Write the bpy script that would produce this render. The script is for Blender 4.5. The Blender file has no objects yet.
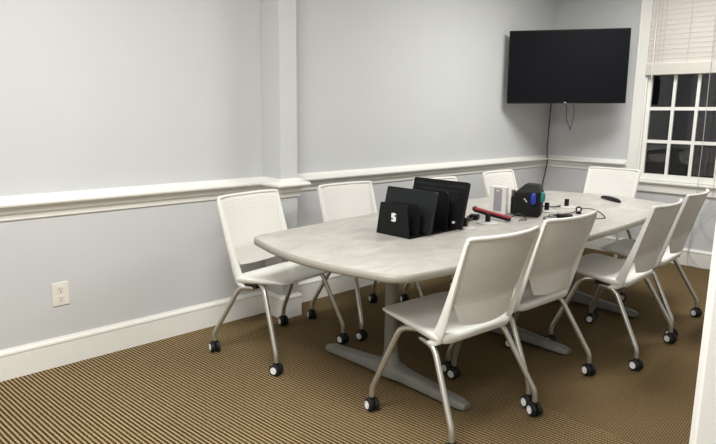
import bpy, bmesh, math, random
from mathutils import Vector, Matrix
random.seed(7)
C = bpy.context.scene.collection
PI = math.pi

# ------------------------------------------------------------------ camera, world, lights, exposure
def make_camera():
    f, yaw, pitch, roll = 598.0, 0.8096, -0.18082, 0.011427
    fw = Vector((math.cos(pitch)*math.cos(yaw), math.cos(pitch)*math.sin(yaw), math.sin(pitch)))
    r = Vector((math.sin(yaw), -math.cos(yaw), 0)); u = r.cross(fw)
    r2 = math.cos(roll)*r + math.sin(roll)*u
    u2 = -math.sin(roll)*r + math.cos(roll)*u
    cd = bpy.data.cameras.new('camera'); cam = bpy.data.objects.new('camera', cd); C.objects.link(cam)
    cd.sensor_width = 36; cd.lens = f/716*36; cd.clip_start = 0.02
    M = Matrix((r2, u2, -fw)).transposed().to_4x4(); M.translation = (-6.0283, -3.3508, 1.38)
    cam.matrix_world = M
    bpy.context.scene.camera = cam
make_camera()
w = bpy.data.worlds.new('night'); bpy.context.scene.world = w; w.use_nodes = True
w.node_tree.nodes['Background'].inputs[0].default_value = (0.010, 0.012, 0.016, 1)
w.node_tree.nodes['Background'].inputs[1].default_value = 0.3
vs = bpy.context.scene.view_settings
vs.view_transform = 'Standard'; vs.look = 'None'; vs.gamma = 1; vs.use_curve_mapping = False
vs.exposure = 0.1
CEIL = 2.75
def area(loc, sx, sy, power, col=(1, .993, .972)):
    l = bpy.data.lights.new('troffer_light', 'AREA'); l.shape = 'RECTANGLE'; l.size = sx; l.size_y = sy
    l.energy = power; l.color = col
    o = bpy.data.objects.new('troffer_light', l); o.location = loc; C.objects.link(o)
area((-5.3, -1.75, CEIL-.03), 1.2, .6, 66)
area((-1.6, -1.6, CEIL-.03), 1.2, .6, 57)
area((-6.2, -3.0, CEIL-.03), 1.2, .6, 42)

# ------------------------------------------------------------------ materials
def lin(c):
    return tuple(((v/255)/12.92 if v/255 <= .04045 else ((v/255+.055)/1.055)**2.4) for v in c)
def mat(name, rgb, rough=.5, metal=0., spec=.5, noise=0., nscale=8., bump=0., bscale=200.):
    m = bpy.data.materials.new(name); m.use_nodes = True
    nt = m.node_tree; b = nt.nodes['Principled BSDF']
    c = lin(rgb)
    b.inputs['Base Color'].default_value = (*c, 1); b.inputs['Roughness'].default_value = rough
    b.inputs['Metallic'].default_value = metal; b.inputs['Specular IOR Level'].default_value = spec
    tc = nt.nodes.new('ShaderNodeTexCoord')
    if noise:
        n = nt.nodes.new('ShaderNodeTexNoise'); n.inputs['Scale'].default_value = nscale; n.inputs['Detail'].default_value = 5
        nt.links.new(tc.outputs['Object'], n.inputs['Vector'])
        r = nt.nodes.new('ShaderNodeValToRGB')
        r.color_ramp.elements[0].position = .3; r.color_ramp.elements[1].position = .7
        r.color_ramp.elements[0].color = (*[v*(1-noise) for v in c], 1); r.color_ramp.elements[1].color = (*[min(1, v*(1+noise)) for v in c], 1)
        nt.links.new(n.outputs['Fac'], r.inputs['Fac']); nt.links.new(r.outputs['Color'], b.inputs['Base Color'])
    if bump:
        n2 = nt.nodes.new('ShaderNodeTexNoise'); n2.inputs['Scale'].default_value = bscale
        nt.links.new(tc.outputs['Object'], n2.inputs['Vector'])
        bp = nt.nodes.new('ShaderNodeBump'); bp.inputs['Strength'].default_value = bump; bp.inputs['Distance'].default_value = .002
        nt.links.new(n2.outputs['Fac'], bp.inputs['Height']); nt.links.new(bp.outputs['Normal'], b.inputs['Normal'])
    return m
M = {}
M['wall'] = mat('wall_paint', (203, 204, 204), .75, spec=.25, noise=.012, nscale=2.5, bump=.06, bscale=160)
M['ceiling'] = mat('ceiling_paint', (232, 231, 227), .9, noise=.02, nscale=30)
M['trim'] = mat('trim_paint', (238, 237, 231), .42, noise=.01, nscale=5)
M['plastic'] = mat('white_plastic', (230, 229, 223), .42, noise=.008, nscale=12, bump=.05, bscale=500)
M['leg'] = mat('silver_paint', (200, 197, 189), .3, metal=.8, noise=.03, nscale=30)
M['black'] = mat('black_plastic', (15, 15, 17), .45, spec=.3, noise=.08, nscale=30)
M['tyre'] = mat('black_tyre', (20, 20, 22), .6, noise=.08, nscale=40)
M['hub'] = mat('silver_hub', (240, 240, 242), .35, metal=.0, noise=.02, nscale=60)
M['dark_metal'] = mat('dark_bracket', (38, 37, 36), .5, metal=.5, noise=.05, nscale=30)
M['edge'] = mat('table_edge', (150, 146, 136), .45, noise=.02, nscale=9)
M['pedestal'] = mat('pedestal_paint', (124, 124, 117), .5, metal=.1, noise=.03, nscale=20)
M['tv_screen'] = mat('screen_glass', (6, 8, 13), .6, spec=.12, noise=.02, nscale=4)
M['tv_bezel'] = mat('screen_bezel', (10, 10, 12), .4, spec=.2, noise=.05, nscale=30)
M['blind'] = mat('blind_slat', (230, 224, 218), .55, noise=.012, nscale=14)
M['blind_rail'] = mat('blind_rail', (208, 205, 196), .5, noise=.01, nscale=14)
M['cord_white'] = mat('cord_white', (206, 204, 198), .5, noise=.02, nscale=40)
M['cord_grey'] = mat('cord_grey', (190, 189, 183), .5, noise=.02, nscale=40)
M['cord_black'] = mat('cord_black', (40, 40, 40), .55, noise=.05, nscale=60)
M['laptop'] = mat('slate_case', (22, 25, 28), .5, spec=.3, noise=.05, nscale=60)
M['sorter'] = mat('sorter_black', (11, 12, 13), .55, spec=.25, noise=.06, nscale=60)
M['white_mark'] = mat('white_print', (225, 225, 225), .5, noise=.01, nscale=60)
M['grey_panel'] = mat('grey_panel', (160, 158, 164), .4, noise=.05, nscale=200)
M['red'] = mat('red_case', (150, 38, 52), .4, noise=.05, nscale=40)
M['blue'] = mat('blue_case', (24, 52, 170), .35, noise=.08, nscale=60)
M['teal'] = mat('teal_case', (34, 125, 118), .35, noise=.08, nscale=60)
M['taupe'] = mat('taupe_case', (105, 92, 88), .5, noise=.05, nscale=60)
M['fabric'] = mat('black_fabric', (9, 9, 11), .85, noise=.15, nscale=150, bump=.3, bscale=400)
M['plate'] = mat('ivory_plate', (228, 224, 213), .4, noise=.01, nscale=20)
M['grommet'] = mat('grommet_plate', (190, 188, 182), .4, noise=.01, nscale=20)
M['slot'] = mat('socket_slot', (60, 52, 45), .6, noise=.05, nscale=90)
M['brass'] = mat('knob_metal', (170, 160, 140), .3, metal=.8, noise=.03, nscale=30)

def new_mat(name):
    m = bpy.data.materials.new(name); m.use_nodes = True
    return m, m.node_tree, m.node_tree.nodes['Principled BSDF']
def math_node(nt, op, a, b=None, c=None):
    n = nt.nodes.new('ShaderNodeMath'); n.operation = op
    for i, v in enumerate((a, b, c)):
        if v is None: continue
        if isinstance(v, (int, float)): n.inputs[i].default_value = v
        else: nt.links.new(v, n.inputs[i])
    return n.outputs[0]

def carpet_mat():
    m, nt, b = new_mat('loop_carpet')
    tc = nt.nodes.new('ShaderNodeTexCoord'); sp = nt.nodes.new('ShaderNodeSeparateXYZ')
    nz0 = nt.nodes.new('ShaderNodeTexNoise'); nz0.inputs['Scale'].default_value = 60; nz0.inputs['Detail'].default_value = 1
    nt.links.new(tc.outputs['Object'], nz0.inputs['Vector'])
    nt.links.new(tc.outputs['Object'], sp.inputs[0])
    X, Y = sp.outputs[0], sp.outputs[1]
    ca, sa = math.cos(math.radians(4.5)), math.sin(math.radians(4.5))
    s1 = math_node(nt, 'ADD', math_node(nt, 'MULTIPLY', X, ca), math_node(nt, 'MULTIPLY', Y, sa))
    t1 = math_node(nt, 'SUBTRACT', math_node(nt, 'MULTIPLY', Y, ca), math_node(nt, 'MULTIPLY', X, sa))
    # tiles beyond the seam are laid a quarter turn round
    q = math_node(nt, 'MULTIPLY', math_node(nt, 'GREATER_THAN', X, -3.54), 1.0)
    q1 = math_node(nt, 'SUBTRACT', 1.0, q)
    s = math_node(nt, 'ADD', math_node(nt, 'MULTIPLY', s1, q1), math_node(nt, 'MULTIPLY', t1, q))
    t = math_node(nt, 'ADD', math_node(nt, 'MULTIPLY', t1, q1), math_node(nt, 'MULTIPLY', s1, q))
    s = math_node(nt, 'MULTIPLY', s, math_node(nt, 'ADD', 1.0, math_node(nt, 'MULTIPLY', q, .8)))
    s = math_node(nt, 'ADD', s, math_node(nt, 'MULTIPLY', math_node(nt, 'SUBTRACT', nz0.outputs['Fac'], .5), .004))
    per = .0188
    ws = math_node(nt, 'SINE', math_node(nt, 'MULTIPLY', s, 2*PI/per))
    wt = math_node(nt, 'SINE', math_node(nt, 'ADD', math_node(nt, 'MULTIPLY', t, 2*PI/.013), math_node(nt, 'MULTIPLY', s, PI/per)))
    fx_ = nt.nodes.new('ShaderNodeMapRange'); fx_.inputs[1].default_value = -5.0; fx_.inputs[2].default_value = -3.9; fx_.inputs[3].default_value = 1.0; fx_.inputs[4].default_value = .40
    nt.links.new(X, fx_.inputs[0])
    amp = math_node(nt, 'MULTIPLY', fx_.outputs[0], math_node(nt, 'SUBTRACT', 1.0, math_node(nt, 'MULTIPLY', q, .35)))
    h = math_node(nt, 'ADD', math_node(nt, 'MULTIPLY', math_node(nt, 'MULTIPLY', ws, amp), .42), math_node(nt, 'MULTIPLY', math_node(nt, 'MULTIPLY', wt, amp), .22))
    nz = nt.nodes.new('ShaderNodeTexNoise'); nz.inputs['Scale'].default_value = 240; nz.inputs['Detail'].default_value = 2
    nt.links.new(tc.outputs['Object'], nz.inputs['Vector'])
    h = math_node(nt, 'ADD', h, math_node(nt, 'MULTIPLY', math_node(nt, 'SUBTRACT', nz.outputs['Fac'], .5), .45))
    fac = math_node(nt, 'ADD', h, .5)
    r = nt.nodes.new('ShaderNodeValToRGB'); e = r.color_ramp.elements
    e[0].position = .1; e[0].color = (*lin(CARPET[0]), 1)
    e[1].position = .92; e[1].color = (*lin(CARPET[2]), 1)
    k = e.new(.5); k.color = (*lin(CARPET[1]), 1)
    nt.links.new(fac, r.inputs['Fac'])
    nb = nt.nodes.new('ShaderNodeTexNoise'); nb.inputs['Scale'].default_value = 1.7; nb.inputs['Detail'].default_value = 4
    nt.links.new(tc.outputs['Object'], nb.inputs['Vector'])
    mx = nt.nodes.new('ShaderNodeMix'); mx.data_type = 'RGBA'; mx.blend_type = 'MULTIPLY'; mx.inputs[0].default_value = 1
    rb = nt.nodes.new('ShaderNodeValToRGB'); rb.color_ramp.elements[0].position = .35; rb.color_ramp.elements[1].position = .65
    rb.color_ramp.elements[0].color = (.9, .9, .9, 1)
    nt.links.new(nb.outputs['Fac'], rb.inputs['Fac'])
    nt.links.new(r.outputs['Color'], mx.inputs[6]); nt.links.new(rb.outputs['Color'], mx.inputs[7])
    nt.links.new(mx.outputs[2], b.inputs['Base Color'])
    b.inputs['Roughness'].default_value = .95; b.inputs['Specular IOR Level'].default_value = .1
    bp = nt.nodes.new('ShaderNodeBump'); bp.inputs['Strength'].default_value = .6; bp.inputs['Distance'].default_value = .003
    nt.links.new(h, bp.inputs['Height']); nt.links.new(bp.outputs['Normal'], b.inputs['Normal'])
    return m
CARPET = [(54, 42, 23), (97, 79, 52), (190, 168, 128)]
M['carpet'] = carpet_mat()

def laminate_mat():
    m, nt, b = new_mat('mottled_laminate')
    tc = nt.nodes.new('ShaderNodeTexCoord')
    mp = nt.nodes.new('ShaderNodeMapping'); mp.inputs['Rotation'].default_value = (0, 0, .6); mp.inputs['Scale'].default_value = (1, 2.2, 1)
    nt.links.new(tc.outputs['Object'], mp.inputs[0])
    n = nt.nodes.new('ShaderNodeTexNoise'); n.inputs['Scale'].default_value = 5; n.inputs['Detail'].default_value = 7; n.inputs['Roughness'].default_value = .65
    n.inputs['Distortion'].default_value = .6
    nt.links.new(mp.outputs[0], n.inputs['Vector'])
    r = nt.nodes.new('ShaderNodeValToRGB'); e = r.color_ramp.elements
    e[0].position = .32; e[0].color = (*lin((165, 161, 155)), 1); e[1].position = .68; e[1].color = (*lin((192, 188, 180)), 1)
    nt.links.new(n.outputs['Fac'], r.inputs['Fac']); nt.links.new(r.outputs['Color'], b.inputs['Base Color'])
    b.inputs['Roughness'].default_value = .38
    return m
M['laminate'] = laminate_mat()

def perforated_mat():
    m, nt, b = new_mat('perforated_plastic')
    b.inputs['Base Color'].default_value = (*lin((230, 227, 221)), 1); b.inputs['Roughness'].default_value = .5
    tc = nt.nodes.new('ShaderNodeTexCoord'); sp = nt.nodes.new('ShaderNodeSeparateXYZ'); nt.links.new(tc.outputs['Object'], sp.inputs[0])
    px, pz = .0130, .0115
    zi = math_node(nt, 'DIVIDE', sp.outputs[2], pz)
    row = math_node(nt, 'MODULO', math_node(nt, 'FLOOR', zi), 2.0)
    xi = math_node(nt, 'ADD', math_node(nt, 'DIVIDE', sp.outputs[0], px), math_node(nt, 'MULTIPLY', row, .5))
    fx = math_node(nt, 'SUBTRACT', math_node(nt, 'FRACT', math_node(nt, 'ADD', xi, 100.0)), .5)
    fz = math_node(nt, 'SUBTRACT', math_node(nt, 'FRACT', zi), .5)
    dx = math_node(nt, 'MULTIPLY', fx, px); dz = math_node(nt, 'MULTIPLY', fz, pz)
    d = math_node(nt, 'SQRT', math_node(nt, 'ADD', math_node(nt, 'MULTIPLY', dx, dx), math_node(nt, 'MULTIPLY', dz, dz)))
    zr = nt.nodes.new('ShaderNodeMapRange'); zr.inputs[1].default_value = .57; zr.inputs[2].default_value = .80; zr.inputs[3].default_value = .0012; zr.inputs[4].default_value = .0023
    nt.links.new(sp.outputs[2], zr.inputs[0])
    hole = math_node(nt, 'LESS_THAN', d, zr.outputs[0])
    inx = math_node(nt, 'LESS_THAN', math_node(nt, 'ABSOLUTE', sp.outputs[0]), .204)
    inz = math_node(nt, 'MULTIPLY', math_node(nt, 'GREATER_THAN', sp.outputs[2], .60), math_node(nt, 'LESS_THAN', sp.outputs[2], .872))
    hole = math_node(nt, 'MULTIPLY', hole, math_node(nt, 'MULTIPLY', inx, inz))
    dim = nt.nodes.new('ShaderNodeMapRange'); dim.inputs[1].default_value = .002; dim.inputs[2].default_value = .0058
    nt.links.new(d, dim.inputs[0])
    hh = math_node(nt, 'MULTIPLY', math_node(nt, 'SUBTRACT', dim.outputs[0], 1.0), math_node(nt, 'MULTIPLY', inx, inz))
    bp = nt.nodes.new('ShaderNodeBump'); bp.inputs['Strength'].default_value = .38; bp.inputs['Distance'].default_value = .003
    nt.links.new(hh, bp.inputs['Height']); nt.links.new(bp.outputs['Normal'], b.inputs['Normal'])
    tr = nt.nodes.new('ShaderNodeBsdfTransparent'); mx = nt.nodes.new('ShaderNodeMixShader')
    nt.links.new(hole, mx.inputs[0]); nt.links.new(b.outputs[0], mx.inputs[1]); nt.links.new(tr.outputs[0], mx.inputs[2])
    nt.links.new(mx.outputs[0], nt.nodes['Material Output'].inputs[0])
    return m
M['perforated'] = perforated_mat()

def glass_mat():
    m, nt, b = new_mat('window_glass')
    nt.nodes.remove(b)
    fr = nt.nodes.new('ShaderNodeFresnel'); fr.inputs[0].default_value = 1.55
    tr = nt.nodes.new('ShaderNodeBsdfTransparent'); gl = nt.nodes.new('ShaderNodeBsdfGlossy'); gl.inputs['Roughness'].default_value = .01
    mx = nt.nodes.new('ShaderNodeMixShader')
    nt.links.new(fr.outputs[0], mx.inputs[0]); nt.links.new(tr.outputs[0], mx.inputs[1]); nt.links.new(gl.outputs[0], mx.inputs[2])
    nt.links.new(mx.outputs[0], nt.nodes['Material Output'].inputs[0])
    return m
M['glass'] = glass_mat()

# ------------------------------------------------------------------ helpers
def BM(): return bmesh.new()
def obj(name, bm, m, parent=None, smooth=False, bevel=0., seg=2, sub=0, autosmooth=None):
    bmesh.ops.recalc_face_normals(bm, faces=bm.faces)
    me = bpy.data.meshes.new(name); bm.to_mesh(me); bm.free()
    o = bpy.data.objects.new(name, me); C.objects.link(o)
    for mm in (m if isinstance(m, (list, tuple)) else [m]): me.materials.append(mm)
    if smooth:
        for p in me.polygons: p.use_smooth = True
        if autosmooth: me.set_sharp_from_angle(angle=math.radians(autosmooth))
    if bevel:
        md = o.modifiers.new('bevel', 'BEVEL'); md.width = bevel; md.segments = seg; md.limit_method = 'ANGLE'; md.angle_limit = math.radians(40)
    if sub:
        md = o.modifiers.new('sub', 'SUBSURF'); md.levels = sub; md.render_levels = sub
    if parent: o.parent = parent
    return o
def box(bm, x0, x1, y0, y1, z0, z1, mx=None):
    v = [Vector((x, y, z)) for z in (z0, z1) for y in (y0, y1) for x in (x0, x1)]
    if mx: v = [mx @ p for p in v]
    v = [bm.verts.new(p) for p in v]
    for f in ((0, 2, 3, 1), (4, 5, 7, 6), (0, 1, 5, 4), (2, 6, 7, 3), (0, 4, 6, 2), (1, 3, 7, 5)):
        bm.faces.new([v[i] for i in f])
def rings(bm, rs, closed=True, cap=True):
    """loft a list of equally long point rings"""
    vv = [[bm.verts.new(p) for p in r] for r in rs]
    n = len(rs[0])
    for a, b in zip(vv, vv[1:]):
        for i in range(n if closed else n-1):
            j = (i+1) % n
            bm.faces.new((a[i], a[j], b[j], b[i]))
    if cap:
        bm.faces.new(vv[0][::-1]); bm.faces.new(vv[-1])
    return vv
def smooth_path(pts, n=6):
    """Catmull-Rom through points"""
    P = [Vector(p) for p in pts]
    P = [2*P[0]-P[1]] + P + [2*P[-1]-P[-2]]
    out = []
    for i in range(1, len(P)-2):
        for k in range(n):
            t = k/n
            a, b, c, d = P[i-1], P[i], P[i+1], P[i+2]
            out.append(.5*((2*b)+(c-a)*t+(2*a-5*b+4*c-d)*t*t+(-a+3*b-3*c+d)*t**3))
    out.append(P[-2]); return out
def fillet_path(pts, r, n=5):
    P = [Vector(p) for p in pts]; out = [P[0]]
    for a, b, c in zip(P, P[1:], P[2:]):
        d1 = (a-b); d2 = (c-b); rr = min(r, d1.length*.45, d2.length*.45)
        p0 = b+d1.normalized()*rr; p2 = b+d2.normalized()*rr
        for k in range(n+1):
            t = k/n
            out.append((1-t)**2*p0+2*t*(1-t)*b+t*t*p2)
    out.append(P[-1]); return out
def tube(bm, pts, r, n=10, flat=1.):
    P = [Vector(p) for p in pts]; rs = []
    up = None
    for i, p in enumerate(P):
        d = (P[min(i+1, len(P)-1)]-P[max(i-1, 0)]).normalized()
        if up is None:
            up = Vector((0, 0, 1)) if abs(d.z) < .9 else Vector((1, 0, 0))
        a = d.cross(up).normalized(); b = a.cross(d).normalized(); up = b
        rr = r[i] if isinstance(r, (list, tuple)) else r
        rs.append([p+a*math.cos(2*PI*k/n)*rr+b*math.sin(2*PI*k/n)*rr*flat for k in range(n)])
    rings(bm, rs)
def lathe(bm, prof, mx=None, n=20):
    """prof: (radius, height) around local z"""
    rs = []
    for r, h in prof:
        q = [Vector((r*math.cos(2*PI*k/n), r*math.sin(2*PI*k/n), h)) for k in range(n)]
        rs.append([mx @ p for p in q] if mx else q)
    rings(bm, rs)
def prism(bm, poly, axis, a, b, mx=None):
    """extrude a 2-D polygon along axis ('x','y','z') from a to b"""
    def P(u, v, t):
        p = {'x': Vector((t, u, v)), 'y': Vector((u, t, v)), 'z': Vector((u, v, t))}[axis]
        return mx @ p if mx else p
    rings(bm, [[P(u, v, a) for u, v in poly], [P(u, v, b) for u, v in poly]])
def rrect(x0, x1, y0, y1, r, n=5):
    out = []
    for cx, cy, a0 in ((x1-r, y1-r, 0), (x0+r, y1-r, 90), (x0+r, y0+r, 180), (x1-r, y0+r, 270)):
        for k in range(n+1):
            a = math.radians(a0+90*k/n); out.append((cx+r*math.cos(a), cy+r*math.sin(a)))
    return out
def tag(o, label, cat, group=None):
    o['label'] = label; o['category'] = cat
    if group: o['group'] = group
    return o
def thing(name, label, cat, loc=(0, 0, 0), rz=0, group=None):
    o = bpy.data.objects.new(name, None); C.objects.link(o); o.empty_display_size = .1
    o.location = loc; o.rotation_euler = (0, 0, rz)
    return tag(o, label, cat, group)
def struct(name, bm, m, **k):
    o = obj(name, bm, m, **k); o['kind'] = 'structure'; return o
def sweep(bm, path, prof):
    """mitred sweep: path in plan, prof = (offset to the right of travel, z)"""
    P = [Vector((x, y)) for x, y in path]; rs = []
    for i, p in enumerate(P):
        ds = []
        if i > 0: ds.append((P[i]-P[i-1]).normalized())
        if i < len(P)-1: ds.append((P[i+1]-P[i]).normalized())
        ns = [Vector((d.y, -d.x)) for d in ds]
        n = ns[0] if len(ns) == 1 else (ns[0]+ns[1])/(1+ns[0].dot(ns[1]))
        rs.append([Vector((p.x+n.x*o, p.y+n.y*o, z)) for o, z in prof])
    rings(bm, rs)

# ------------------------------------------------------------------ the room
XB, YR = -7.2, -4.0          # wall behind the camera, wall on the right
PX0, PX1, PY = -3.725, -3.59, -.205   # pilaster
WY0, WY1, WZ0, WZ1 = -.99, -1.697, .745, 2.62   # window opening
bm = BM(); box(bm, XB-.12, .12, YR-.12, .12, -.1, 0); struct('floor', bm, M['carpet'])
bm = BM(); box(bm, XB-.12, .12, YR-.12, .12, CEIL, CEIL+.1); struct('ceiling', bm, M['ceiling'])
bm = BM(); box(bm, XB, 0, 0, .12, 0, CEIL); struct('wall_left', bm, M['wall'])
bm = BM(); box(bm, PX0, PX1, PY, 0, 0, CEIL); struct('wall_pilaster', bm, M['wall'], bevel=.004)
bm = BM()
box(bm, 0, .12, WY0, .12, 0, CEIL); box(bm, 0, .12, YR, WY1, 0, CEIL)
box(bm, 0, .12, WY1, WY0, 0, WZ0); box(bm, 0, .12, WY1, WY0, WZ1, CEIL)
struct('wall_window', bm, M['wall'])
bm = BM(); box(bm, XB-.12, XB, YR, .12, 0, CEIL); struct('wall_back', bm, M['wall'])
DX0, DX1 = -5.36, -4.45
bm = BM(); box(bm, XB, DX0, YR-.12, YR, 0, CEIL); box(bm, DX1, .12, YR-.12, YR, 0, CEIL); box(bm, DX0, DX1, YR-.12, YR, 2.06, CEIL)
struct('wall_right', bm, M['wall'])
bm = BM(); box(bm, DX0-.2, DX1+.2, YR-1.0, YR-.9, 0, CEIL); struct('wall_hall', bm, M['wall'])

RAIL = [(0, .9505), (.012, .9505), (.014, .943), (.022, .939), (.036, .932), (.052, .927), (.062, .92), (.064, .911), (.061, .903),
        (.040, .899), (.026, .892), (.018, .882), (.016, .875), (.021, .872), (.022, .864), (.018, .858), (.012, .855), (.010, .845), (.010, .83), (.006, .825), (0, .825)]
room_path = [(XB, 0), (PX0, 0), (PX0, PY), (PX1, PY), (PX1, 0), (0, 0)]
bm = BM(); sweep(bm, room_path+[(0, -.885)], RAIL); struct('trim_1', bm, M['trim'], smooth=True, autosmooth=30)
BASE = [(0, .162), (.006, .162), (.008, .155), (.010, .151), (.016, .147), (.018, .141), (.0185, .134), (.015, .128), (.015, 0), (0, 0)]
bm = BM(); sweep(bm, room_path, BASE); struct('baseboard_left', bm, M['trim'], smooth=True, autosmooth=30)
bm = BM(); sweep(bm, [(0, -.0155), (0, YR)], BASE); struct('baseboard_window', bm, M['trim'], smooth=True, autosmooth=30)

# window 1 ------------------------------------------------------------
bm = BM()
CAS = [(.0, 0), (.0, .018), (.012, .022), (.02, .016), (.085, .012), (.088, .018), (.105, .018), (.105, 0)]   # across, depth
def casing_v(y0, sgn, z0, z1):
    prism(bm, [(-d, y0+sgn*a) for a, d in CAS], 'z', z0, z1)
casing_v(WY0+.105, -1, WZ0, WZ1); casing_v(WY1-.105, 1, WZ0, WZ1)
box(bm, -.02, 0, WY1-.105, WY0+.105, WZ1, WZ1+.1)
# jamb lining
box(bm, -.002, .115, WY0-.012, WY0, WZ0, WZ1); box(bm, -.002, .115, WY1, WY1+.012, WZ0, WZ1)
box(bm, -.002, .115, WY1, WY0, WZ1-.018, WZ1)
win = struct('window_1', bm, M['trim'])
bm = BM(); box(bm, -.045, .115, WY1-.13, WY0+.13, WZ0-.002, WZ0+.020); o = obj('window_stool', bm, M['trim'], win, bevel=.006)
bm = BM(); prism(bm, [(-.0, WZ0-.09), (-.012, WZ0-.09), (-.018, WZ0-.08), (-.018, WZ0-.02), (-.024, WZ0-.012), (-.024, WZ0-.002), (0, WZ0-.002)], 'y', WY1-.105, WY0+.105)
obj('window_apron', bm, M['trim'], win)
SY0, SY1 = WY0-.012, WY1+.012
def sash(x, z0, z1, name):
    bm = BM(); s = .032; st = .033
    box(bm, x, x+s, SY0-st, SY0, z0, z1); box(bm, x, x+s, SY1, SY1+st, z0, z1)
    box(bm, x, x+s, SY1+st, SY0-st, z0, z0+.062); box(bm, x, x+s, SY1+st, SY0-st, z1-.04, z1)
    gy0, gy1, gz0, gz1 = SY0-st, SY1+st, z0+.062, z1-.04
    for k in (1, 2):
        y = gy0+(gy1-gy0)*k/3; box(bm, x+.002, x+s-.004, y-.0135, y+.0135, gz0, gz1)
        z = gz0+(gz1-gz0)*k/3; box(bm, x+.003, x+s-.005, gy1, gy0, z-.0155, z+.0155)
    f = obj(name, bm, M['trim'], win)
    bm = BM(); box(bm, x+.014, x+.018, gy1-.004, gy0+.004, gz0-.004, gz1+.004); obj('pane', bm, M['glass'], f)
sash(.035, .768, 1.80, 'lower_sash'); sash(.075, 1.77, 2.60, 'upper_sash')
# night outside: a dark yard wall and ground
# the blind -------------------------------------------------------------
bl = thing('window_blind', 'white slatted blind lowered over the upper half of the window', 'blind', (0, (WY0+WY1)/2, 1.76))
hw = (WY0-WY1)/2-.004
cy, cz = (WY0+WY1)/2, 1.76
def YC(y): return y-cy
bm = BM()
z = 1.885-cz; k = 0
while z < WZ1-.06-cz:
    c, s = math.cos(math.radians(68)), math.sin(math.radians(68))
    mx = Matrix.Translation((-.012, 0, z)) @ Matrix.Rotation(math.radians(68), 4, 'Y')
    prism(bm, [(-.025, -.0012), (-.012, .0012), (.012, .0012), (.025, -.0012), (.025, .0012), (.012, .0038), (-.012, .0038), (-.025, .0012)], 'y', -hw, hw, mx)
    z += .0435; k += 1
obj('slats', bm, M['blind'], bl)
bm = BM(); box(bm, -.042, .016, -hw-.001, hw+.001, 0, .026); box(bm, -.036, -.002, -hw, hw, .026, .10); obj('bottom_rail', bm, M['blind_rail'], bl, bevel=.004)
bm = BM(); box(bm, -.05, .02, -hw, hw, WZ1-.07-cz, WZ1-.002-cz); obj('head_rail', bm, M['blind'], bl, bevel=.003)
bm = BM()
for y in (hw-.10, hw-.135, 0, -hw+.12):
    box(bm, -.0375, -.0345, y-.0012, y+.0012, .1, WZ1-.07-cz)
obj('ladder_cords', bm, M['cord_white'], bl)
bm = BM(); tube(bm, [(-.055, hw-.063, WZ1-.06-cz), (-.055, hw-.063, .02), (-.057, hw-.066, -.04)], .0048, 8); obj('tilt_wand', bm, M['trim'], bl, smooth=True)
bm = BM()
LC = smooth_path([(-.055, YC(-1.545), WZ1-.07-cz), (-.055, YC(-1.553), 0), (-.06, YC(-1.56), -.6), (-.07, YC(-1.56), -1.02), (-.045, YC(-1.555), -1.12), (-.03, YC(-1.55), -1.25),
                  (-.03, YC(-1.54), -1.42), (-.035, YC(-1.53), -1.60), (-.05, YC(-1.545), -1.725), (-.06, YC(-1.62), -1.75), (-.05, YC(-1.74), -1.75), (-.08, YC(-1.80), -1.75)], 8)
tube(bm, LC, .0024, 6)
LC = smooth_path([(-.055, YC(-1.69), WZ1-.07-cz), (-.055, YC(-1.69), 0), (-.07, YC(-1.69), -1.0), (-.03, YC(-1.655), -1.17), (-.03, YC(-1.60), -1.28), (-.03, YC(-1.63), -1.38), (-.03, YC(-1.72), -1.47), (-.03, YC(-1.80), -1.42), (-.03, YC(-1.80), -1.25), (-.03, YC(-1.70), -1.22), (-.03, YC(-1.58), -1.38), (-.03, YC(-1.54), -1.62), (-.05, YC(-1.64), -1.75)], 8)
tube(bm, LC, .0024, 6)
obj('lift_cord', bm, M['cord_grey'], bl, smooth=True)['label'] = 'thin pull cord trailing to the floor'

# door 1 ----------------------------------------------------------------
DF = Vector((-4.93, -3.063)); DH = Vector((-4.449, -3.985)); dd = DH-DF; L = dd.length
ang = math.atan2(dd.y, dd.x)
mx = Matrix.Translation((DF.x, DF.y, 0)) @ Matrix.Rotation(ang, 4, 'Z')
bm = BM(); T = .042
box(bm, 0, L, 0, T, .012, 2.04, mx)
for (a, b_) in ((.13, L/2-.05), (L/2+.05, L-.13)):
    for (c, d) in ((.25, .85), (1.05, 1.9)):
        for (t0, t1) in ((-.006, .0), (T, T+.006)):
            box(bm, a, b_, t0, t1, c, d, mx)
dr = struct('door_1', bm, M['trim'], bevel=.003)
bm = BM()
for s in (-1, 1):
    lathe(bm, [(.028, 0), (.028, .006), (.011, .01), (.011, .035), (.024, .042), (.028, .055), (.022, .068), (.006, .071)],
          mx @ Matrix.Translation((.16, T if s > 0 else 0, .95)) @ Matrix.Rotation(-s*PI/2, 4, 'X'), 20)
obj('door_knob', bm, M['brass'], dr, smooth=True)
bm = BM()
box(bm, DX0-.09, DX0, YR, YR+.02, 0, 2.06); box(bm, DX1, DX1+.09, YR, YR+.012, 0, 2.06); box(bm, DX0-.09, DX1+.09, YR, YR+.012, 2.06, 2.15)
struct('trim_2', bm, M['trim'], bevel=.003)

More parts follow.
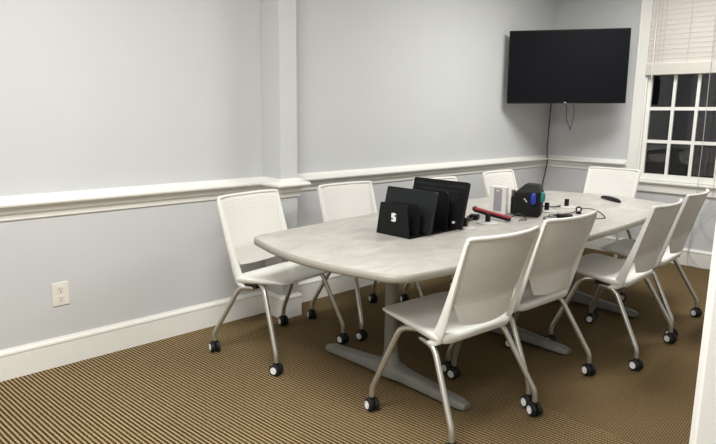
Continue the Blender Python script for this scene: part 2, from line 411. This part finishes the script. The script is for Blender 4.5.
# wall outlet -----------------------------------------------------------
ot = thing('wall_outlet', 'ivory duplex outlet plate low on the grey wall by the baseboard', 'outlet', (-5.048, -.0005, .401))
bm = BM(); box(bm, -.043, .043, -.006, 0, -.064, .064); obj('cover_plate', bm, M['plate'], ot, bevel=.004)
for z in (.026, -.026):
    bm = BM(); prism(bm, rrect(-.017, .017, z-.0195, z+.0195, .013), 'y', -.0085, -.005); so = obj('socket', bm, M['plate'], ot)
    bm = BM(); box(bm, -.0085, -.0055, -.009, -.008, z-.001, z+.010); box(bm, .0055, .0085, -.009, -.008, z-.001, z+.008)
    prism(bm, rrect(-.003, .003, z-.013, z-.006, .0025), 'y', -.009, -.008); obj('slot', bm, M['slot'], so)

# ------------------------------------------------------------------ the table
TX, TY, TZ = -2.80, -1.272, .737
def table_outline(inset=0.):
    hl, w0, w1, bow = 1.545-inset, .645-inset, .53-inset, .07
    pts = []
    def hw_(x): return w0-(w0-w1)*(x/1.5)**2
    R = .11
    right = []
    n = 24
    for k in range(n+1):
        x = -hl+R+(2*hl-2*R)*k/n; right.append((x, hw_(x)))
    # +y side from -x to +x, then the bowed end, then back
    c = []
    for k in range(1, 7):
        a = math.radians(90-90*k/7*.94)
        c.append((hl-R+R*math.cos(a), hw_(hl-R)-R+R*math.sin(a)))
    yb = hw_(hl-R)-R
    end = [(hl+bow*(1-(y/yb)**2), y) for y in [yb*(1-2*k/14) for k in range(1, 14)]]
    half = right+c+[(hl+.004, yb)]+end
    other = [(-x, -y) for x, y in half]
    return half+[(hl+.004, -yb)]+[(x, -y) for x, y in c[::-1]]+[(-x, -y) for x, y in right]+[(-x, -y) for x, y in c]+[(-hl-.004, -yb)]+[(-x, -y) for x, y in end]+[(-hl-.004, yb)]+[(-x, y) for x, y in c[::-1]]
tb = thing('conference_table', 'long boat-shaped conference table with mottled pale grey top on grey pedestals', 'table', (TX, TY, 0))
bm = BM(); prism(bm, table_outline(.008), 'z', TZ-.030, TZ); top = obj('tabletop', bm, M['laminate'], tb)
bm = BM(); rs = []
for i, z in ((.012, -.036), (.003, -.033), (0, -.024), (0, -.010), (.003, -.003), (.0085, .0004)):
    rs.append([Vector((x, y, TZ+z)) for x, y in table_outline(i)])
rs.append([Vector((x, y, TZ-.0305)) for x, y in table_outline(.0095)])
rs = rs[:-1]
vv = [[bm.verts.new(p) for p in r] for r in rs]; n = len(rs[0])
inner = [[bm.verts.new(Vector((x, y, TZ+z))) for x, y in table_outline(.0082)] for z in (-.036,)]
seq = vv
for a, b in zip(seq, seq[1:]):
    for i in range(n):
        j = (i+1) % n; bm.faces.new((a[i], a[j], b[j], b[i]))
bmesh.ops.delete(bm, geom=inner[0], context='VERTS')
obj('edge_band', bm, M['edge'], top, smooth=True)
for lx in (-3.845, -2.862, -1.885):
    bm = BM()
    x0 = lx-TX; y0 = -1.32-TY
    prism(bm, rrect(x0-.027, x0+.027, y0-.034, y0+.034, .02), 'z', .05, TZ-.05)
    lathe(bm, [(.062, .055), (.052, .085), (.036, .15)], Matrix.Translation((x0, y0, 0)), 20)
    box(bm, x0-.05, x0+.05, y0-.32, y0+.32, TZ-.055, TZ-.031)
    lg = obj('pedestal_leg', bm, M['pedestal'], tb, bevel=.004, smooth=True, autosmooth=40)
    bm = BM(); rs = []
    for k in range(-12, 13):
        t = k/12; y = y0+t*.5
        a = abs(t)
        hgt = .098-.050*min(1, a/.95)**.7; lo = .012+.014*(1-a)
        hwid = .046-.010*a+.016*max(0, 1-a/.2)
        if a > .95: hwid *= .72; hgt -= .012
        rs.append([Vector((x0+px*hwid, y, lo+(hgt-lo)*pz)) for px, pz in ((-1, 0), (1, 0), (1, .55), (.8, .85), (.45, 1), (-.45, 1), (-.8, .85), (-1, .55))])
    rings(bm, rs); ft = obj('foot', bm, M['pedestal'], lg, smooth=True, autosmooth=50)
    for s in (-1, 1):
        bm = BM(); lathe(bm, [(.03, 0), (.032, .004), (.03, .013)], Matrix.Translation((x0, y0+s*.45, 0)), 16); obj('glide', bm, M['tyre'], lg)
for gx in (-3.262, -3.035, -2.345, -2.07):
    bm = BM(); lathe(bm, [(.068, 0), (.067, .006), (.060, .010), (.03, .011)], Matrix.Translation((gx-TX, -1.335-TY, TZ)), 28)
    g = obj('power_grommet', bm, M['grommet'], tb, smooth=True, autosmooth=40)
    bm = BM(); box(bm, gx-TX-.012, gx-TX+.012, -1.335-TY-.013, -1.335-TY+.013, TZ+.0105, TZ+.060); obj('outlet_post', bm, M['black'], g, bevel=.004)

# ------------------------------------------------------------------ the chairs
BACK = [(-.095, .435), (-.112, .48), (-.140, .56), (-.172, .66), (-.203, .76), (-.228, .84), (-.246, .895)]     # side profile y, z
def back_y(z):
    for (a, b), (c, d) in zip(BACK, BACK[1:]):
        if z <= d: return a+(c-a)*(z-b)/(d-b)
    return BACK[-1][0]
def chair_parts(root):
    # seat: a thin shell with a turned-down rim, sloping up to sharp front corners
    bm = BM(); n = 56
    def ring(sx, sy0, sy1, z, pw, rise=.062):
        out = []
        for k in range(n):
            a = 2*PI*k/n; ca, sa = math.cos(a), math.sin(a)
            x = math.copysign(abs(ca)**(2/pw), ca)*sx
            y = (sy0+sy1)/2+math.copysign(abs(sa)**(2/pw), sa)*(sy1-sy0)/2
            out.append(Vector((x, y, z+rise*(y+.12)/.39-.010*max(0, (y-.19)/.08)**2)))
        return out
    rs = [ring(.03, .03, .07, .424, 2, .06), ring(.12, -.03, .14, .423, 3, .06), ring(.195, -.095, .215, .422, 5, .06), ring(.226, -.125, .250, .424, 7, .06), ring(.238, -.138, .266, .434, 9, .056), ring(.242, -.143, .271, .455, 9, .040),
          ring(.239, -.139, .268, .466, 8, .033), ring(.230, -.128, .257, .4695, 7, .030), ring(.19, -.09, .20, .464, 5, .030), ring(.11, -.03, .13, .457, 3, .03), ring(.03, .03, .07, .454, 2, .03)]
    rings(bm, rs); seat = obj('seat', bm, M['plastic'], root, smooth=True)
    # backrest frame: two flat-sided uprights that widen into the seat, joined by a rolled top rail
    bm = BM()
    path = []
    for s in (-1, 1):
        rs = []
        for i, (y, z) in enumerate([(-.070, .418)]+BACK[0:-1]+[(-.2425, .885)]):
            t = i/7
            wx = .0095+.010*(1-t); dy = (.034, .036, .030, .024, .019, .016, .014, .013)[i]
            xo = .2385-.004*(1-t)
            xi = xo-2*wx
            rs.append([Vector((s*x, y+d, z)) for x, d in ((xo, -dy*.6), (xo, dy*.6), (xo-.006, dy), (xi, dy*.7), (xi, -dy*.3), (xo-.006, -dy*.8))])
        rings(bm, rs)
    tp = [(-.229, -.2395, .875), (-.2275, -.242, .890), (-.216, -.247, .899), (-.12, -.274, .899), (0, -.284, .898), (.12, -.274, .899), (.216, -.247, .899), (.2275, -.242, .890), (.229, -.2395, .875)]
    tube(bm, smooth_path(tp, 4), .0095, 10)
    obj('backrest_frame', bm, M['plastic'], root, smooth=True, autosmooth=50)
    # perforated back panel, bowed, with tapered bottom corners
    bm = BM(); nx, nz = 16, 20
    def pt(i, k, off):
        z0_ = .500
        u = -1+2*i/nx
        z = z0_+(.893-z0_)*k/nz+(.012*u*u*(1-k/nz)**4)
        hwid = .219 if z > .66 else .219-.070*((.66-z)/.16)**1.2
        x = u*hwid
        yb = back_y(z) if z > .615 else back_y(.615)-.004*((.615-z)/.115)
        return Vector((x, yb-.036*(1-u*u)*min(1, .45+.55*(z-.5)/.3)+off, z))
    F = [[bm.verts.new(pt(i, k, .0012)) for i in range(nx+1)] for k in range(nz+1)]
    B = [[bm.verts.new(pt(i, k, -.0012)) for i in range(nx+1)] for k in range(nz+1)]
    for k in range(nz):
        for i in range(nx):
            bm.faces.new((F[k][i], F[k][i+1], F[k+1][i+1], F[k+1][i])); bm.faces.new((B[k][i], B[k+1][i], B[k+1][i+1], B[k][i+1]))
    for i in range(nx):
        bm.faces.new((F[0][i], B[0][i], B[0][i+1], F[0][i+1])); bm.faces.new((F[nz][i], F[nz][i+1], B[nz][i+1], B[nz][i]))
    for k in range(nz):
        bm.faces.new((F[k][0], F[k+1][0], B[k+1][0], B[k][0])); bm.faces.new((F[k][nx], B[k][nx], B[k+1][nx], F[k+1][nx]))
    obj('back_panel', bm, M['perforated'], root, smooth=True, autosmooth=50)
    # dark carrier under the seat
    bm = BM()
    for s in (-1, 1): box(bm, s*.205-.016, s*.205+.016, -.10, .04, .418, .440)
    box(bm, -.2, .2, -.03, .01, .412, .43)
    obj('seat_carrier', bm, M['dark_metal'], root, bevel=.004)
    for s in (-1, 1):
        for fr in (1, -1):
            if fr > 0: P = [(s*.283, .252, .062), (s*.283, .250, .115), (s*.234, .118, .440), (s*.196, .04, .446)]
            else: P = [(s*.283, -.250, .062), (s*.283, -.248, .115), (s*.228, -.085, .408), (s*.208, .015, .418)]
            bm = BM(); tube(bm, fillet_path(P, .04, 6), .0135, 12); obj('leg', bm, M['leg'], root, smooth=True, autosmooth=60)
            # twin wheel caster
            a = random.uniform(-.5, .5) if fr > 0 else PI+random.uniform(-.5, .5)
            base = Matrix.Translation((s*.283, fr*.251, 0)) @ Matrix.Rotation(a, 4, 'Z')
            bm = BM()
            for t in (-1, 1):
                mx = base @ Matrix.Translation((t*.016, 0, .032)) @ Matrix.Rotation(t*PI/2, 4, 'Y')
                lathe(bm, [(.024, -.012), (.031, -.008), (.032, 0), (.031, .007), (.026, .011), (.012, .011)], mx, 20)
            lathe(bm, [(.0145, .052), (.016, .056), (.016, .070), (.013, .072)], base, 14)
            tube(bm, [base @ Vector(p) for p in ((0, -.004, .032), (0, -.002, .045), (0, 0, .056))], .010, 8)
            ca = obj('caster', bm, M['tyre'], root, smooth=True, autosmooth=40)
            for t in (-1, 1):
                mx = base @ Matrix.Translation((t*.016, 0, .032)) @ Matrix.Rotation(t*PI/2, 4, 'Y')
                bm = BM(); lathe(bm, [(.0195, .009), (.019, .0133), (.014, .0133), (.0125, .0112), (.008, .0112), (.004, .014)], mx, 18)
                obj('wheel_hub', bm, M['hub'], ca, smooth=True, autosmooth=30)
def dup(root, loc, rz):
    r = root.copy(); C.objects.link(r); r.location = loc; r.rotation_euler = (0, 0, rz)
    for ch in list(root.children):
        c = ch.copy(); C.objects.link(c); c.parent = r
        for g in list(ch.children):
            d = g.copy(); C.objects.link(d); d.parent = c
    return r
CHAIRS = [
 (-4.035, -.60, 3.301, 'white rolling chair nearest the wall outlet, standing in front of the wall pilaster'),
 (-3.30, -.595, 3.107, 'white rolling chair by the long wall, just right of the wall pilaster'),
 (-2.57, -.78, 3.10, 'white rolling chair mostly hidden behind the black file sorter and laptops'),
 (-1.68, -.75, 3.178, 'white rolling chair by the long wall, behind the white tower device'),
 (-.80, -1.00, 1.583, 'white rolling chair at the far end of the table, between table and window wall'),
 (-3.907, -1.781, -.081, 'white rolling chair nearest the camera, back turned, its perforations clearly seen'),
 (-3.301, -1.756, -.05, 'white rolling chair with back turned, second from the camera on the open side'),
 (-2.498, -1.905, .036, 'white rolling chair with back turned, third from the camera on the open side'),
 (-1.843, -1.852, .059, 'white rolling chair with back turned, farthest on the open side, in front of window wall'),
]
proto = None
for x, y, a, lab in CHAIRS:
    if proto is None:
        proto = thing('rolling_chair', lab, 'chair', (0, 0, 0), 0, 'white chairs around the conference table')
        chair_parts(proto); proto.location = (x, y, 0); proto.rotation_euler = (0, 0, a)
    else:
        c = dup(proto, (x, y, 0), a); c['label'] = lab

# ------------------------------------------------------------------ the television in the corner
TVL, TVR = Vector((-.955, -.08)), Vector((-.345, -.96))
tc_ = (TVL+TVR)/2; td = (TVR-TVL); tw = td.length
tang = math.atan2(td.y, td.x)
tv = thing('television', 'black flat-screen television mounted across the room corner', 'television', (tc_.x, tc_.y, 1.488), tang)
tv.rotation_euler = (0, math.radians(-.6), tang)
# local: x along screen (left to right as seen), -y towards the room
h = .672
bm = BM(); box(bm, -tw/2, tw/2, 0, .035, 0, h); box(bm, -tw*.36, tw*.36, .035, .062, .06, h*.7); obj('housing', bm, M['tv_bezel'], tv, bevel=.004)
bm = BM(); box(bm, -tw/2+.010, tw/2-.010, -.0015, .002, .018, h-.010); obj('screen', bm, M['tv_screen'], tv)
bm = BM(); box(bm, -.009, .009, -.0015, .001, .006, .011); obj('logo', bm, M['hub'], tv)
bm = BM(); box(bm, -.2, .2, .055, .075, .12, .42); box(bm, -.03, .03, .07, .40, .25, .31)
box(bm, -.16, .16, .40, .43, .17, .40); obj('wall_mount', bm, M['black'], tv, bevel=.003)
def cable(name, label, pts, r, m, n=8, sides=6, group=None):
    bm = BM(); o_ = Vector(pts[0]); tube(bm, [p-o_ for p in smooth_path(pts, n)], r, sides)
    o = obj(name, bm, m, smooth=True); o.location = o_; return tag(o, label, 'cable', group)
cable('hanging_cable', 'long dark cord hanging down the room corner from behind the television', [(-.58, -.46, 1.66), (-.40, -.33, 1.62), (-.16, -.14, 1.60), (-.085, -.07, 1.52), (-.078, -.055, 1.27), (-.08, -.052, 1.01), (-.076, -.06, .88), (-.085, -.05, .77), (-.10, -.032, .58), (-.09, -.035, .3), (-.08, -.04, .14), (-.08, -.04, .012)], .006, M['cord_black'])
cable('cable_loop', 'short dark cable loop dangling below the centre of the television', [(-.60, -.50, 1.480), (-.628, -.53, 1.45), (-.63, -.53, 1.40), (-.625, -.535, 1.34), (-.608, -.562, 1.26), (-.606, -.566, 1.24), (-.604, -.57, 1.26), (-.59, -.585, 1.36), (-.59, -.585, 1.44), (-.58, -.57, 1.480)], .004, M['cord_black'])

# ------------------------------------------------------------------ things on the table
Z = TZ+.001
# file sorter: tiered black panels facing the near end
fs = thing('file_sorter', 'black tiered desktop file sorter with a white square mark on its front', 'organizer', (-3.58, -1.22, Z))
def P_(x, y, z): return Vector((x+3.58, y+1.22, z-TZ))
def panel(y0, y1, yt0, yt1, x0, x1, hgt, r, th=.005):
    """upright panel with rounded top corners leaning from x0 at the foot to x1 at the top"""
    bm = BM(); prof = []
    prof.append((y1, 0.)); prof.append((y0, 0.))
    for k in range(7):
        a = math.radians(180-90*k/6); prof.append((yt0+r+r*math.cos(a), hgt-r+r*math.sin(a)))
    for k in range(7):
        a = math.radians(90-90*k/6); prof.append((yt1-r+r*math.cos(a), hgt-r+r*math.sin(a)))
    def q(y, z, o): return P_(x0+(x1-x0)*z/hgt+o, y, TZ+z)
    rings(bm, [[q(y, z, 0) for y, z in prof], [q(y, z, th) for y, z in prof]]); return bm
obj('front_panel', panel(-1.338, -1.100, -1.312, -1.118, -3.745, -3.735, .172, .012), M['sorter'], fs)
for xx, hh in ((-3.675, .168), (-3.56, .20), (-3.44, .22)):
    obj('divider', panel(-1.342, -1.105, -1.335, -1.112, xx, xx+.02, hh, .03), M['sorter'], fs)
bm = BM(); box(bm, -.165, .235, -.122, .118, 0, .006); obj('base_tray', bm, M['sorter'], fs)
bm = BM()   # square mark: a rounded block S
s_ = .0075
def bar(u0, u1, v0, v1):
    def q(u, v, o): return P_(-3.7455+.01*(v-0)/.172-o, -1.222-u, TZ+v)
    rings(bm, [[q(u0, v0, 0), q(u1, v0, 0), q(u1, v1, 0), q(u0, v1, 0)], [q(u0, v0, .0012), q(u1, v0, .0012), q(u1, v1, .0012), q(u0, v1, .0012)]])
vb, u_ = .078, .016
bar(-u_, u_, vb+.034, vb+.042); bar(-u_, u_, vb+.017, vb+.025); bar(-u_, u_, vb, vb+.008)
bar(-u_, -u_+.010, vb+.025, vb+.034); bar(u_-.010, u_, vb+.008, vb+.017); bar(-.004, .004, vb-.003, vb+.045)
obj('square_mark', bm, M['white_mark'], fs)

def slab_thing(name, label, cat, foot, y0, y1, x_top, hgt, th, material):
    t = thing(name, label, cat, (foot, (y0+y1)/2, Z+.007))
    lean = math.atan2(x_top-foot, hgt)
    mx = Matrix.Rotation(lean, 4, 'Y'); hw2 = abs(y1-y0)/2
    bm = BM(); prism(bm, rrect(-hw2, hw2, 0, hgt, .012), 'x', 0, th, mx); body = obj('case', bm, material, t, bevel=.002)
    return t, mx, hw2
t, mx, hw2 = slab_thing('laptop', 'closed slate laptop standing upright in the sorter, directly behind its front pocket', 'laptop', -3.625, -1.01, -1.372, -3.565, .235, .016, M['laptop'])
bm = BM(); box(bm, -.002, .0, -hw2+.02, hw2-.02, .004, .010, mx); obj('hinge', bm, M['black'], t)
t, mx, hw2 = slab_thing('laptop', 'larger black laptop standing upright at the rear of the sorter, vented underside showing', 'laptop', -3.37, -.985, -1.385, -3.305, .268, .020, M['sorter'])
bm = BM(); box(bm, -.0015, 0, -hw2+.02, hw2-.02, .232, .245, mx); box(bm, -.0015, 0, -hw2+.05, hw2-.05, .205, .215, mx)
for k in range(14): box(bm, -.0015, 0, -hw2+.06+k*.018, -hw2+.07+k*.018, .15, .19, mx)
obj('vent', bm, M['laptop'], t)
bm = BM(); box(bm, -.014, -.001, -hw2+.045, -hw2+.055, .03, .042, mx); obj('connector', bm, M['hub'], t)

# white tower device
td_ = thing('tower_device', 'white upright box with grey front panel, left of the black bag', 'device', (-2.70, -1.188, Z), math.radians(3))
bm = BM(); box(bm, -.023, .016, -.060, .062, 0, .185); obj('body', bm, M['plastic'], td_, bevel=.007, seg=3)
bm = BM(); prism(bm, rrect(-.032, .026, .022, .172, .006), 'x', -.025, -.022); pn = obj('front_panel', bm, M['grey_panel'], td_)
bm = BM(); prism(bm, rrect(-.014, .008, .152, .162, .004), 'x', -.0265, -.024); obj('badge', bm, M['white_mark'], pn)

# red case lying tilted over the adapters
rd = thing('red_case', 'slim red and black case lying tilted in front of the white box', 'case', (-2.885, -1.262, Z), math.radians(-96))
tl = Matrix.Translation((0, 0, .022)) @ Matrix.Rotation(math.radians(4.5), 4, 'Y') @ Matrix.Rotation(math.radians(8), 4, 'X')
bm = BM(); prism(bm, rrect(-.145, .145, -.014, .014, .006), 'z', .012, .021, tl); obj('cover', bm, M['red'], rd, bevel=.003)
bm = BM(); prism(bm, rrect(-.142, .142, -.013, .013, .006), 'z', -.006, .012, tl); obj('underside', bm, M['black'], rd, bevel=.002)
bm = BM(); prism(bm, rrect(-.15, -.135, -.016, .016, .005), 'z', .002, .024, tl); obj('end_cap', bm, M['black'], rd)

def adapter(x, y, sx, sy, sz, label, rz=0):
    t = thing('power_adapter', label, 'adapter', (x, y, Z), rz)
    bm = BM(); box(bm, -sx/2, sx/2, -sy/2, sy/2, 0, sz); obj('body', bm, M['black'], t, bevel=.005)
    bm = BM(); tube(bm, [(0, sy/2-.001, sz/2), (0, sy/2+.02, sz/2)], .004, 8); obj('strain_relief', bm, M['cord_black'], t)
adapter(-2.99, -1.205, .05, .055, .032, 'small black power adapter under the raised end of the red case', .3)
adapter(-2.50, -1.545, .045, .10, .024, 'black power adapter with coiled cable, beside the round webcam', .5)
cable('black_cable', 'black cable curling from the laptop outlet towards the red case', [(-3.24, -1.335, Z+.05), (-3.20, -1.31, Z+.055), (-3.14, -1.27, Z+.03), (-3.08, -1.23, Z+.006), (-3.02, -1.215, Z+.012)], .006, M['cord_black'])
cable('white_cable', 'white cable lying between the laptops and the red case', [(-3.20, -1.17, Z+.005), (-3.13, -1.13, Z+.005), (-3.06, -1.13, Z+.005), (-3.05, -1.17, Z+.005), (-3.13, -1.20, Z+.005), (-3.19, -1.22, Z+.005)], .005, M['cord_white'])
cable('grey_cable', 'thin grey cable bunched at the foot of the black bag', [(-2.86, -1.34, Z+.005), (-2.82, -1.345, Z+.006), (-2.80, -1.36, Z+.02), (-2.77, -1.38, Z+.035), (-2.76, -1.41, Z+.02), (-2.775, -1.44, Z+.006), (-2.81, -1.42, Z+.005), (-2.84, -1.43, Z+.005)], .003, M['cord_black'])

# black fabric caddy bag
bg = thing('caddy_bag', 'open black fabric caddy bag stuffed with small cases on the table', 'bag', (-2.585, -1.334, Z), math.radians(21))
bm = BM(); rs = []
for z, sx, sy in ((0, .07, .078), (.02, .076, .084), (.10, .078, .086), (.145, .074, .084)):
    rs.append([Vector((x*sx*2, y*sy*2, z)) for x, y in rrect(-.5, .5, -.5, .5, .12, 4)])
rings(bm, rs); obj('body', bm, M['fabric'], bg, smooth=True, autosmooth=50)
bm = BM(); rings(bm, [[Vector((x, y, z)) for x, y in ((-.074, -.086), (.075, -.086), (.075, .084), (-.074, .084))] for z in (.14,)] +
                 [[Vector(p) for p in ((-.07, -.083, .160), (.068, -.082, .160), (.068, .07, .152), (-.068, .080, .150))]] +
                 [[Vector(p) for p in ((-.020, -.062, .202), (.045, -.062, .204), (.045, .016, .207), (-.016, .022, .204))]])
obj('flap', bm, M['fabric'], bg, bevel=.006)
bm = BM(); prism(bm, rrect(.088, .118, 0, .125, .006), 'y', -.04, .05, Matrix.Rotation(math.radians(0), 4, 'Z'))
bm.free()
bm = BM(); box(bm, -.012, .05, .086, .112, .0, .118); obj('side_pocket', bm, M['fabric'], bg, bevel=.008)
bm = BM()
tube(bm, smooth_path([(-.0795, .016, .116), (-.0795, .008, .110), (-.0795, .002, .103), (-.0795, -.004, .094)], 4), .0035, 6)
obj('white_mark', bm, M['white_mark'], bg)
def pod(name, label, mat_, loc, rx, rz_, hh):
    t = BM(); lathe(t, [(.005, -hh), (.013, -hh*.86), (.017, -hh*.4), (.017, hh*.4), (.013, hh*.86), (.005, hh)], Matrix.Rotation(rx, 4, 'X'), 16)
    o = obj(name, t, mat_, smooth=True); o.location = loc; o.rotation_euler = (0, 0, rz_); return tag(o, label, 'case')
bx = Matrix.Translation((-2.585, -1.334, Z)) @ Matrix.Rotation(math.radians(21), 4, 'Z')
pod('blue_case', 'glossy blue rounded case tucked against the front of the black bag', M['blue'], bx @ Vector((-.100, -.045, .120)), 0, 0, .036)
pod('teal_case', 'teal rounded case sticking out at the right side of the black bag', M['teal'], bx @ Vector((-.052, -.094, .128)), 0, 0, .034)
bm = BM(); box(bm, -.012, .012, -.01, .01, 0, .04); o = obj('taupe_case', bm, M['taupe'], bevel=.004); o.location = bx @ Vector((.005, .099, .1185)); tag(o, 'small taupe case in the left pocket of the black bag', 'case')

# conference remote, webcam, cable
rm = thing('remote_control', 'black remote control lying alone on the far end of the table', 'remote', (-1.47, -1.385, Z), math.radians(52))
bm = BM(); rs = []
for k in range(9):
    t = -1+2*k/8; wd = .025*(1-.35*t*t) if abs(t) < 1 else .012
    hh = .028*(1-.3*t*t) if abs(t) < 1 else .015
    rs.append([Vector((t*.132, y*wd, hh*z)) for y, z in ((-.8, 0), (.8, 0), (1, .4), (.8, .9), (.3, 1), (-.3, 1), (-.8, .9), (-1, .4))])
rings(bm, rs); obj('body', bm, M['black'], rm, smooth=True, autosmooth=50)
bm = BM()
for i in range(5):
    for j in (-1, 0, 1):
        lathe(bm, [(.003, 0), (.003, .0025)], Matrix.Translation((-.07+i*.03, j*.009, .0255)), 8)
obj('buttons', bm, M['grey_panel'], rm)
wc = thing('webcam', 'small round black webcam with a pale lens on the table', 'webcam', (-2.27, -1.525, Z), math.radians(25))
bm = BM(); lathe(bm, [(.018, 0), (.02, .004), (.012, .01)], None, 16); obj('stand', bm, M['black'], wc, smooth=True, autosmooth=40)
bm = BM(); lathe(bm, [(.008, -.02), (.016, -.016), (.021, -.004), (.021, .006), (.018, .012), (.012, .013)], Matrix.Translation((0, 0, .028)) @ Matrix.Rotation(-PI/2, 4, 'Y'), 20); obj('body', bm, M['black'], wc, smooth=True, autosmooth=40)
bm = BM(); lathe(bm, [(.012, .0125), (.010, .016), (.003, .017)], Matrix.Translation((0, 0, .028)) @ Matrix.Rotation(-PI/2, 4, 'Y'), 16); obj('lens', bm, M['hub'], wc, smooth=True)
cable('thin_cable', 'thin dark cable curving across the table beside the webcam', [(-2.56, -1.49, Z+.004), (-2.50, -1.44, Z+.004), (-2.40, -1.47, Z+.004), (-2.30, -1.49, Z+.004), (-2.18, -1.47, Z+.004), (-2.06, -1.45, Z+.004), (-2.03, -1.50, Z+.004), (-2.12, -1.60, Z+.004), (-2.27, -1.70, Z+.004), (-2.33, -1.725, Z+.004), (-2.42, -1.69, Z+.004)], .0028, M['cord_black'])
cable('coiled_cable', 'dark cable coiled beside the black adapter near the turned chair', [(-2.53, -1.50, Z+.004), (-2.58, -1.46, Z+.004), (-2.64, -1.48, Z+.004), (-2.66, -1.53, Z+.004), (-2.62, -1.57, Z+.004), (-2.56, -1.56, Z+.004)], .003, M['cord_black'])
cable('outlet_cable', 'dark cable running from the bag to the farther table outlets', [(-2.45, -1.30, Z+.01), (-2.38, -1.30, Z+.03), (-2.30, -1.305, Z+.025), (-2.20, -1.31, Z+.012), (-2.12, -1.315, Z+.014)], .005, M['cord_black'])
